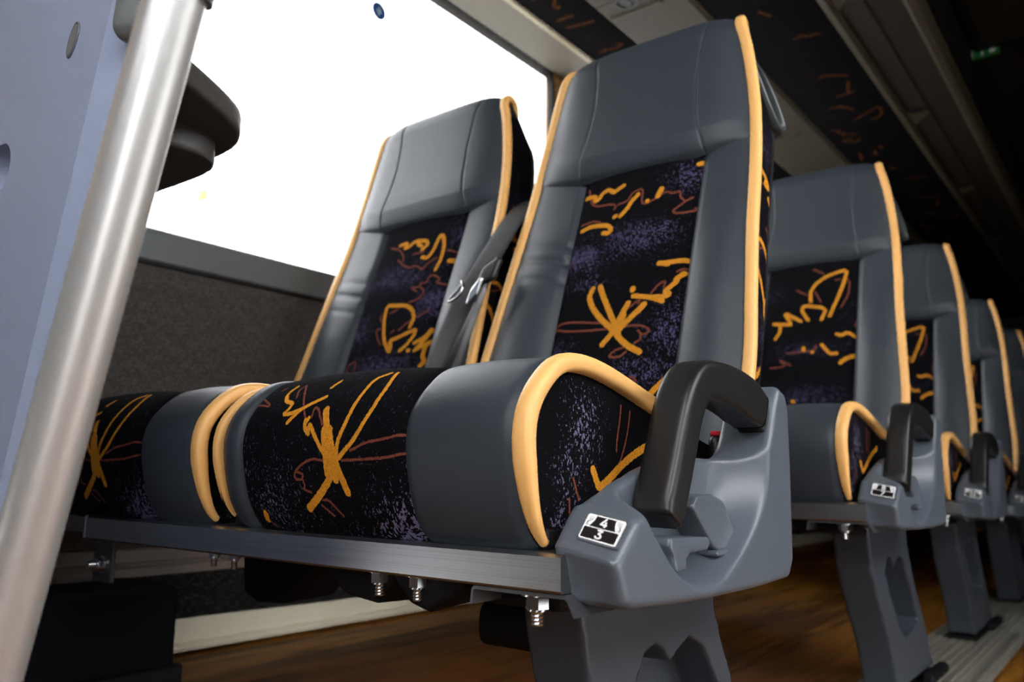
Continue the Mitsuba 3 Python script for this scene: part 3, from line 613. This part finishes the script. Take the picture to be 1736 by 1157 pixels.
# beam with bolts, clamp plate and wall bracket
beam = prism_x([(0.0, .3145), (.0015, .3125), (.043, .3125), (.045, .3145), (.045, .341), (.0435, .3425), (.004, .3425), (0.0, .340)], -.748, .018)
part('beam', cat(box(-.985, -.74, .046, .086, .3125, .3425), box(-.756, -.747, -.001, .046, .311, .344, .003)), 'aluminium', 20, label='set back end of the cross beam')
part('beam', beam, 'aluminium', 20, label='brushed aluminium cross beam')
part('beam', box(-.985, .0, .33, .37, .3125, .3425), 'aluminium', 20, label='rear aluminium cross beam')
part('seat_pan', cat(box(-.445, -.01, .02, .43, .343, .362, .004), box(-.915, -.485, .02, .43, .343, .362, .004)), 'shell_black', 30)
for x in (-.205, -.155): part('bolt', hexnut((x, .022, .3125), .0086, .0115), 'zinc', 25, label='zinc bolt with hexagon nut')
part('bolt', hexnut((-.020, .022, .3085), .0098, .0125), 'zinc', 25, label='zinc bolt with hexagon nut')
for x in (-.60, -.555): part('bolt', hexnut((x, .10, .305), .0070, .012), 'zinc', 25, label='zinc bolt with hexagon nut')
cl = prism_y([(-.077, .296), (-.0755, .3085), (-.073, .3115), (.020, .3115), (.0235, .3085), (.030, .296), (.0275, .295), (.0215, .3065), (.019, .3085), (-.072, .3085), (-.0735, .3075), (-.0745, .296)], .004, .075)
part('clamp_plate', cl, 'plate_grey', 25, label='folded steel clamp plate under the beam')
br = cat(box(-.765, -.715, .022, .028, .255, .312, .001), box(-.765, -.715, .022, .06, .306, .3125, .001))
k = part('wall_bracket', br, 'plate_grey', 25, label='steel bracket hanging under the beam')
part(k + '__bolt', hexnut((-.737, .022, .279), .0085, .010, (0, -1, 0)), 'zinc', 25)
# black recliner fittings under the seat
def lump(pts, r=.006): return m3.Manifold.batch_hull([m3.Manifold.sphere(r, 10).translate(p) for p in pts])
part('recliner_fitting', cat(lump([(-.285, .03, .308), (-.255, .03, .290), (-.215, .03, .286), (-.19, .03, .308), (-.285, .10, .308), (-.255, .10, .288), (-.20, .10, .286)]),
     lump([(-.185, .03, .308), (-.165, .03, .290), (-.145, .03, .285), (-.115, .03, .300), (-.11, .03, .308), (-.155, .10, .286), (-.115, .10, .298), (-.185, .10, .308)]), lump([(-.13, .05, .306), (-.10, .05, .296), (-.02, .05, .296), (-.02, .05, .306), (-.13, .13, .306), (-.02, .13, .29)])), 'steel_black', 35, label='black fitting under the beam')
part('recliner_fitting', lump([(-.70, .22, .306), (-.69, .22, .232), (-.665, .22, .222), (-.605, .22, .226), (-.58, .22, .262), (-.52, .22, .300), (-.70, .30, .306), (-.69, .30, .23), (-.60, .30, .23), (-.53, .30, .30)]), 'steel_black', 35, label='black fitting hanging below the window seat')
part('cross_tube', sweep(np.array([(-.214, .200, .243), (-.209, .200, .243), (-.06, .200, .243)]), [.018, .024, .024], n=22, power=3), 'steel_black', 35, label='thick black tube beside the leg')

# pedestal leg
LEG = [(.098, .312), (.098, .286), (.106, .25), (.118, .21), (.145, .165), (.178, .12), (.213, .07), (.240, .02), (.252, -.013), (.555, -.013), (.54, .02), (.50, .08), (.475, .11), (.43, .167), (.40, .22), (.385, .26), (.382, .312)]
POCK = [(.201, .206), (.217, .229), (.239, .236), (.257, .229), (.272, .213), (.287, .221), (.316, .233), (.353, .218), (.389, .172), (.42, .13), (.44, .095), (.40, .075), (.33, .07), (.285, .10), (.243, .15)]
leg = prism_x(LEG, -.092, -.028) - prism_x(POCK, -.080, .02) - prism_x([(.14, .30), (.36, .30), (.36, .26), (.16, .26)], -.085, -.035)
PED = soften(leg, .006, 8)
foot = cat(box(-.10, -.02, .235, .60, -.0135, -.004, .003), box(-.03, -.005, .44, .60, -.012, .012, .006))
# console at the aisle end
OUT = [(.001, .3385), (.036, .370), (.066, .380), (.087, .3925), (.113, .405), (.143, .4135), (.20, .421), (.25, .4235), (.285, .4235), (.312, .430), (.332, .452), (.347, .484), (.362, .506), (.383, .499), (.391, .482), (.392, .412), (.389, .315), (.375, .297), (.28, .2945), (.16, .296), (.10, .298), (.03, .302), (.015, .306)]
RIM = [(.049, .379), (.073, .351), (.107, .323), (.150, .307), (.19, .309), (.232, .326), (.285, .360), (.314, .395), (.322, .430), (.326, .474), (.345, .53), (.05, .53), (.044, .41)]
BASE = [(.072, .42), (.085, .365), (.112, .338), (.150, .327), (.195, .331), (.232, .350), (.262, .385), (.272, .42), (.276, .46), (.29, .56), (.06, .56)]
def closed_spline(p, n=90):
    p = np.asarray(p, float); q = np.vstack([p, p[:1]]); t = np.r_[0, np.cumsum(np.linalg.norm(np.diff(q, axis=0), axis=1))]
    return CubicSpline(t, q, bc_type='periodic')(np.linspace(0, t[-1], n, endpoint=False))
RIM, BASE = closed_spline(RIM), closed_spline(BASE)
OUT = OUT[:1] + [tuple(q) for q in spline([(a, c, 0) for a, c in OUT[1:13]], 60)[:, :2]] + OUT[13:]
def poly_sdf(P, Y, Z):
    """signed distance to a closed (y, z) outline, negative inside"""
    P = np.asarray(P, float); A, B = P, np.roll(P, -1, axis=0); d = np.full(Y.shape, 9.0); inside = np.zeros(Y.shape, bool)
    for (ay, az), (by, bz) in zip(A, B):
        ey, ez = by - ay, bz - az; L = max(ey * ey + ez * ez, 1e-14)
        t = np.clip(((Y - ay) * ey + (Z - az) * ez) / L, 0, 1)
        d = np.minimum(d, np.hypot(Y - ay - t * ey, Z - az - t * ez))
        if az != bz: inside ^= ((az > Z) != (bz > Z)) & (Y < ay + (Z - az) * ey / ez)
    return np.where(inside, -d, d)
def smax(a, b_, k): return np.maximum(a, b_) + np.maximum(k - np.abs(a - b_), 0) ** 2 / (4 * k)
gx, gy, gz = np.arange(-.004, .0765, .002), np.arange(-.012, .405, .002), np.arange(.282, .520, .002)
GY, GZ = np.meshgrid(gy, gz, indexing='ij'); d_out, d_rim, d_base, d_notch = (poly_sdf(q, GY, GZ) for q in (OUT, RIM, BASE, [(.02, .32), (.37, .32), (.37, .36), (.02, .345)]))
X3 = gx[:, None, None]; tt = np.clip((X3 - .022) / .044, 0, 1.15) ** .8
body = smax(d_out[None], np.abs(X3 - .035) - .031, .009)
dish = smax((1 - tt) * d_base[None] + tt * d_rim[None], .022 - X3, .012)
body = smax(body, -dish, .005)
body = np.maximum(body, -np.maximum(d_notch[None], X3 - .012))
VOL = body
def vol_at(x, y, z):
    a, b_, c = (x + .004) / .002, (y + .012) / .002, (z - .282) / .002
    i, j, k = int(a), int(b_), int(c)
    if not (0 <= i < len(gx) - 1 and 0 <= j < len(gy) - 1 and 0 <= k < len(gz) - 1): return -.01
    a, b_, c = a - i, b_ - j, c - k; V = VOLL[i]; W = VOLL[i + 1]
    p = (V[j][k] * (1 - c) + V[j][k + 1] * c) * (1 - b_) + (V[j + 1][k] * (1 - c) + V[j + 1][k + 1] * c) * b_
    q = (W[j][k] * (1 - c) + W[j][k + 1] * c) * (1 - b_) + (W[j + 1][k] * (1 - c) + W[j + 1][k + 1] * c) * b_
    return -(p * (1 - a) + q * a)
VOLL = VOL.tolist()
con = m3.Manifold.level_set(vol_at, [-.003, -.011, .283, .0745, .402, .517], .0032, 0.0)
def nose_tilt(m):
    """the nose falls towards the aisle"""
    V = m.vertices; f = np.clip((.11 - V[:, 1]) / .05, 0, 1) * np.clip((V[:, 2] - .305) / .03, 0, 1)
    V[:, 2] += (.066 - V[:, 0]) * .17 * f; V[:, 1] += (.066 - V[:, 0]) * .10 * np.clip((.03 - V[:, 1]) / .03, 0, 1)
    m.vertices = V; return m
CON = as_tm(con); CON.merge_vertices(); trimesh.smoothing.filter_taubin(CON, lamb=.5, nu=.51, iterations=6); CON = nose_tilt(CON)
k = 'console'
part(k, CON, 'plastic_grey', True, label='grey moulded end console')
lev = soften(prism_x([(.167, .377), (.178, .386), (.213, .388), (.238, .381), (.256, .360), (.273, .340), (.268, .334), (.222, .334), (.210, .340)], .020, .050), .004, 6)
part(k + '__lever', cat(lev, box(.018, .054, .212, .283, .329, .335, .002)), 'plastic_grey', True, label='grey recline lever paddle')
hk = soften(prism_x([(.112, .352), (.190, .349), (.192, .343), (.186, .337), (.150, .337), (.143, .332), (.142, .322), (.120, .322), (.117, .335), (.110, .345)], .018, .056), .0035, 5)
part(k + '__hook', hk, 'plastic_grey', True, label='small grey hook')
# number plate pocket on the sloping nose
def slope(u, v, h=0.0):      # u along x (0..1 over the nose), v up the slope in metres, h off the surface
    d = np.array([0, .035, .0315]) / math.hypot(.035, .0315); n = np.array([0, -d[2], d[1]])
    return np.array([u, .001, .3385]) + v * d + h * n
def on_slope(mesh, u0, v0, h):
    m = as_tm(mesh).copy(); V = m.vertices; d = slope(0, 1) - slope(0, 0); n = slope(0, 0, 1) - slope(0, 0)
    m.vertices = np.array([u0, .001, .3385]) + V[:, :1] * [1.0, 0, 0] + (V[:, 1:2] + v0) * d + (V[:, 2:3] + h) * n
    return nose_tilt(m)
def plate_part(w, hh, r, depth): return m3.Manifold.extrude(m3.CrossSection([rrect(w, hh, r)]), depth)
fr = plate_part(.0395, .0305, .004, .0015) - plate_part(.0361, .0271, .003, .003).translate((.0017, .0017, -.001))
part(k + '__plate_holder', on_slope(fr, .0235, .0125, .0), 'plastic_grey', 25, label='raised rim around the number plate')
NPK = k + '__number_plate'

def number_plate(top, bottom):
    """white plate, two black fields, white numerals; curtain drawings at both ends of the upper field"""
    w, hh, x0, v0 = .0345, .0265, .0252, .0145
    fw, fh, lo, up0 = w - .0028, .0110, .0014, .0139
    white = [on_slope(plate_part(w, hh, .002, .0012), x0, v0, .0004)]
    black = [on_slope(plate_part(fw, fh, .0004, .0004), x0 + .0014, v0 + lo, .0016)]
    cx = .0062
    up = m3.Manifold.extrude(m3.CrossSection([fix([(cx - .0022, 0), (fw - cx + .0022, 0), (fw - cx + .0012, .0022), (fw - cx, .0050), (fw - cx - .0008, .0082), (fw - cx - .0006, fh), (cx + .0006, fh), (cx + .0008, .0082), (cx, .0050), (cx - .0012, .0022)])]), .0004)
    black.append(on_slope(up, x0 + .0014, v0 + up0, .0016))
    for sx in (0, 1):
        for q in range(3):
            pts = [(.0006 + .0018 * q, .0104), (.0016 + .0011 * q, .0068), (.0006 + .0004 * q, .0040), (.0006 + .0010 * q, .0004)]
            if sx: pts = [(fw - a, c) for a, c in pts]
            ln = sweep(spline([(a, c, 0) for a, c in pts], 14), .00016, .00016, a=(0, 0, 1), n=5)
            black.append(on_slope(ln, x0 + .0014, v0 + up0, .0016))
    wt = []
    for txt, vv in ((top, up0 + .0010), (bottom, lo + .0010)):
        t = meshkit.text_mesh(txt, .0090, .0004, bold=True); t.vertices[:, 0] *= .92
        t.vertices[:, 0] -= t.bounds[:, 0].mean()
        wt.append(on_slope(t, x0 + w / 2, v0 + vv, .0020))
    return cat(*white), cat(*black), cat(*wt)

# armrest: a rounded bar bent into an arch
ap = spline([(.0, .112, .366), (.0, .127, .395), (.0, .146, .440), (.0, .163, .474), (.0, .184, .493), (.0, .215, .497), (.0, .255, .494), (.0, .295, .486), (.0, .326, .475)], 60)
ap[:, 0] = .0415 + .004 * np.linspace(0, 1, 60)
wy = np.interp(np.linspace(0, 1, 60), [0, .05, .35, .55, .9, 1], [.014, .0185, .0185, .020, .024, .020])
ARM = sweep(ap, .0195, wy, a=(1, 0, 0), n=96, power=5.5)
part('armrest', ARM, 'plastic_black', True, label='black arched armrest')
tri = prism_x([(.316, .462), (.345, .488), (.352, .474), (.334, .452)], .030, .058)
part('armrest__hinge', soften(tri, .005, 4), 'plastic_black', True)
# seat belt of the window seat
def ribbon(pts, width, sag=0.0, twist=None):
    p = spline(pts, 60); t = np.gradient(p, axis=0); t /= np.linalg.norm(t, axis=1, keepdims=True)
    tw = np.zeros(60) if twist is None else np.interp(np.linspace(0, 1, 60), *twist)
    base = np.array([1.0, 0.15, -.05]); a = base - t * (t @ base)[:, None]; a /= np.linalg.norm(a, axis=1, keepdims=True); b = np.cross(t, a)
    a2 = a * np.cos(tw)[:, None] + b * np.sin(tw)[:, None]
    return sweep(p, width / 2, .0012, a=a2, n=12, power=3)
sb = part('seat_belt', cat(ribbon([(-.462, .70, .93), (-.468, .64, .915), (-.474, .585, .87), (-.484, .545, .81), (-.503, .510, .740), (-.515, .492, .700)], .050, twist=([0, .3, 1], [.5, .1, 0])),
      ribbon([(-.515, .489, .700), (-.525, .474, .655), (-.545, .456, .59), (-.565, .440, .52)], .047, twist=([0, 1], [0, .35])),
      ribbon([(-.468, .512, .765), (-.478, .500, .72), (-.495, .482, .66), (-.515, .458, .575), (-.53, .44, .52)], .047, twist=([0, .5, 1], [.9, .4, .1]))), 'belt_web', True, label='black seat belt webbing')
part(sb + '__buckle', soften(m3.Manifold.batch_hull([m3.Manifold.sphere(.006, 12).translate(p) for p in ((-.470, .492, .745), (-.445, .495, .757), (-.452, .488, .728), (-.478, .486, .722))]), .004, 3), 'plastic_black', True, label='black belt slider')
part(sb + '__tongue', sweep(spline([(-.512, .478, .728), (-.522, .474, .708), (-.535, .471, .693), (-.517, .470, .697), (-.505, .473, .712), (-.512, .478, .728)], 30), .0028, .0018, a=(0, 1, 0), n=8), 'chrome', True, label='shiny metal belt tongue')
part(sb + '__tongue', soften(m3.Manifold.batch_hull([m3.Manifold.sphere(.004, 10).translate(p) for p in ((-.468, .478, .725), (-.476, .475, .700), (-.492, .472, .684), (-.484, .474, .706))]), .003, 3), 'chrome', True, label='shiny metal belt tongue')
# belt buckle beside the aisle cushion
bk = part('belt_buckle', soften(box(-.0125, .0035, .338, .390, .385, .452, .005), .004, 5), 'plastic_black', True, label='dark belt buckle stalk')
part(bk + '__button', box(-.0105, .0020, .342, .386, .450, .4565, .002), 'red_button', 30, label='red release button')

ROWS = [(0.0, 0.0, 0.0), (.860, .025, .09), (1.686, .014, .09), (2.580, -.011, .09), (3.456, -.006, .09), (4.32, -.004, .09)]
NUM = [('4', '3'), ('8', '7'), ('12', '11'), ('16', '15'), ('20', '19'), ('24', '23')]
SEATLAB = ['grey leather double coach seat nearest the camera, plate with 4 and 3 on its console',
           'second double coach seat from the camera, directly behind the nearest grey seat',
           'third double coach seat from the camera along the aisle',
           'fourth double coach seat from the camera, its yellow piping blurred',
           'fifth double coach seat from the camera, a blurred sliver at the right edge',
           'sixth double coach seat, farthest of the row, barely seen at the right edge']
def row_parts(i):
    drop = ('cross_tube',) if i else ()
    return [s for s in SEAT if not s[0].startswith(drop)] if drop else SEAT
for i, (dy, dz, lo) in enumerate(ROWS):
    root = 'double_seat' + (f'_{i:03d}' if i else '')
    tag(root, SEATLAB[i], 'seat', 'double seats along the aisle')
    M = T().translate([0, dy, dz])
    for name, d, tags in row_parts(i):
        d2 = {**d, 'to_world': M}
        if d['bsdf']['id'] == 'FAB_AISLE': d2['bsdf'] = {'type': 'ref', 'id': 'moquette_aisle' if i == 0 else 'moquette_rear'}
        scene[f'{root}__{name}'] = d2; tag(f'{root}__{name}', **tags)
    lm = PED.copy(); lm.vertices += [0, lo, 0]
    fm = foot.copy(); fm.vertices += [0, lo, -dz]
    scene[f'{root}__pedestal'] = {**mikit.ply(lm, 'leg_grey', smooth=True), 'to_world': M}; tag(f'{root}__pedestal', label='curved grey pedestal leg with a pocket in its side')
    scene[f'{root}__pedestal__foot'] = {**mikit.ply(fm, 'steel_black', smooth=30), 'to_world': M}
    a, b, c = number_plate(*NUM[i])
    for nm, mm, bs, lb in ((NPK, a, 'white_print', f'white seat number plate reading {NUM[i][0]} over {NUM[i][1]}' if i == 0 else 'small white seat number plate'), (NPK + '_field', b, 'black_print', None), (NPK + '_numeral', c, 'white_print', None)):
        nm = nm if nm == NPK else nm.replace('number_plate_', 'plate_')
        scene[f'{root}__{nm}'] = {**mikit.ply(mm, bs, smooth=25), 'to_world': M}; tag(f'{root}__{nm}', label=lb)
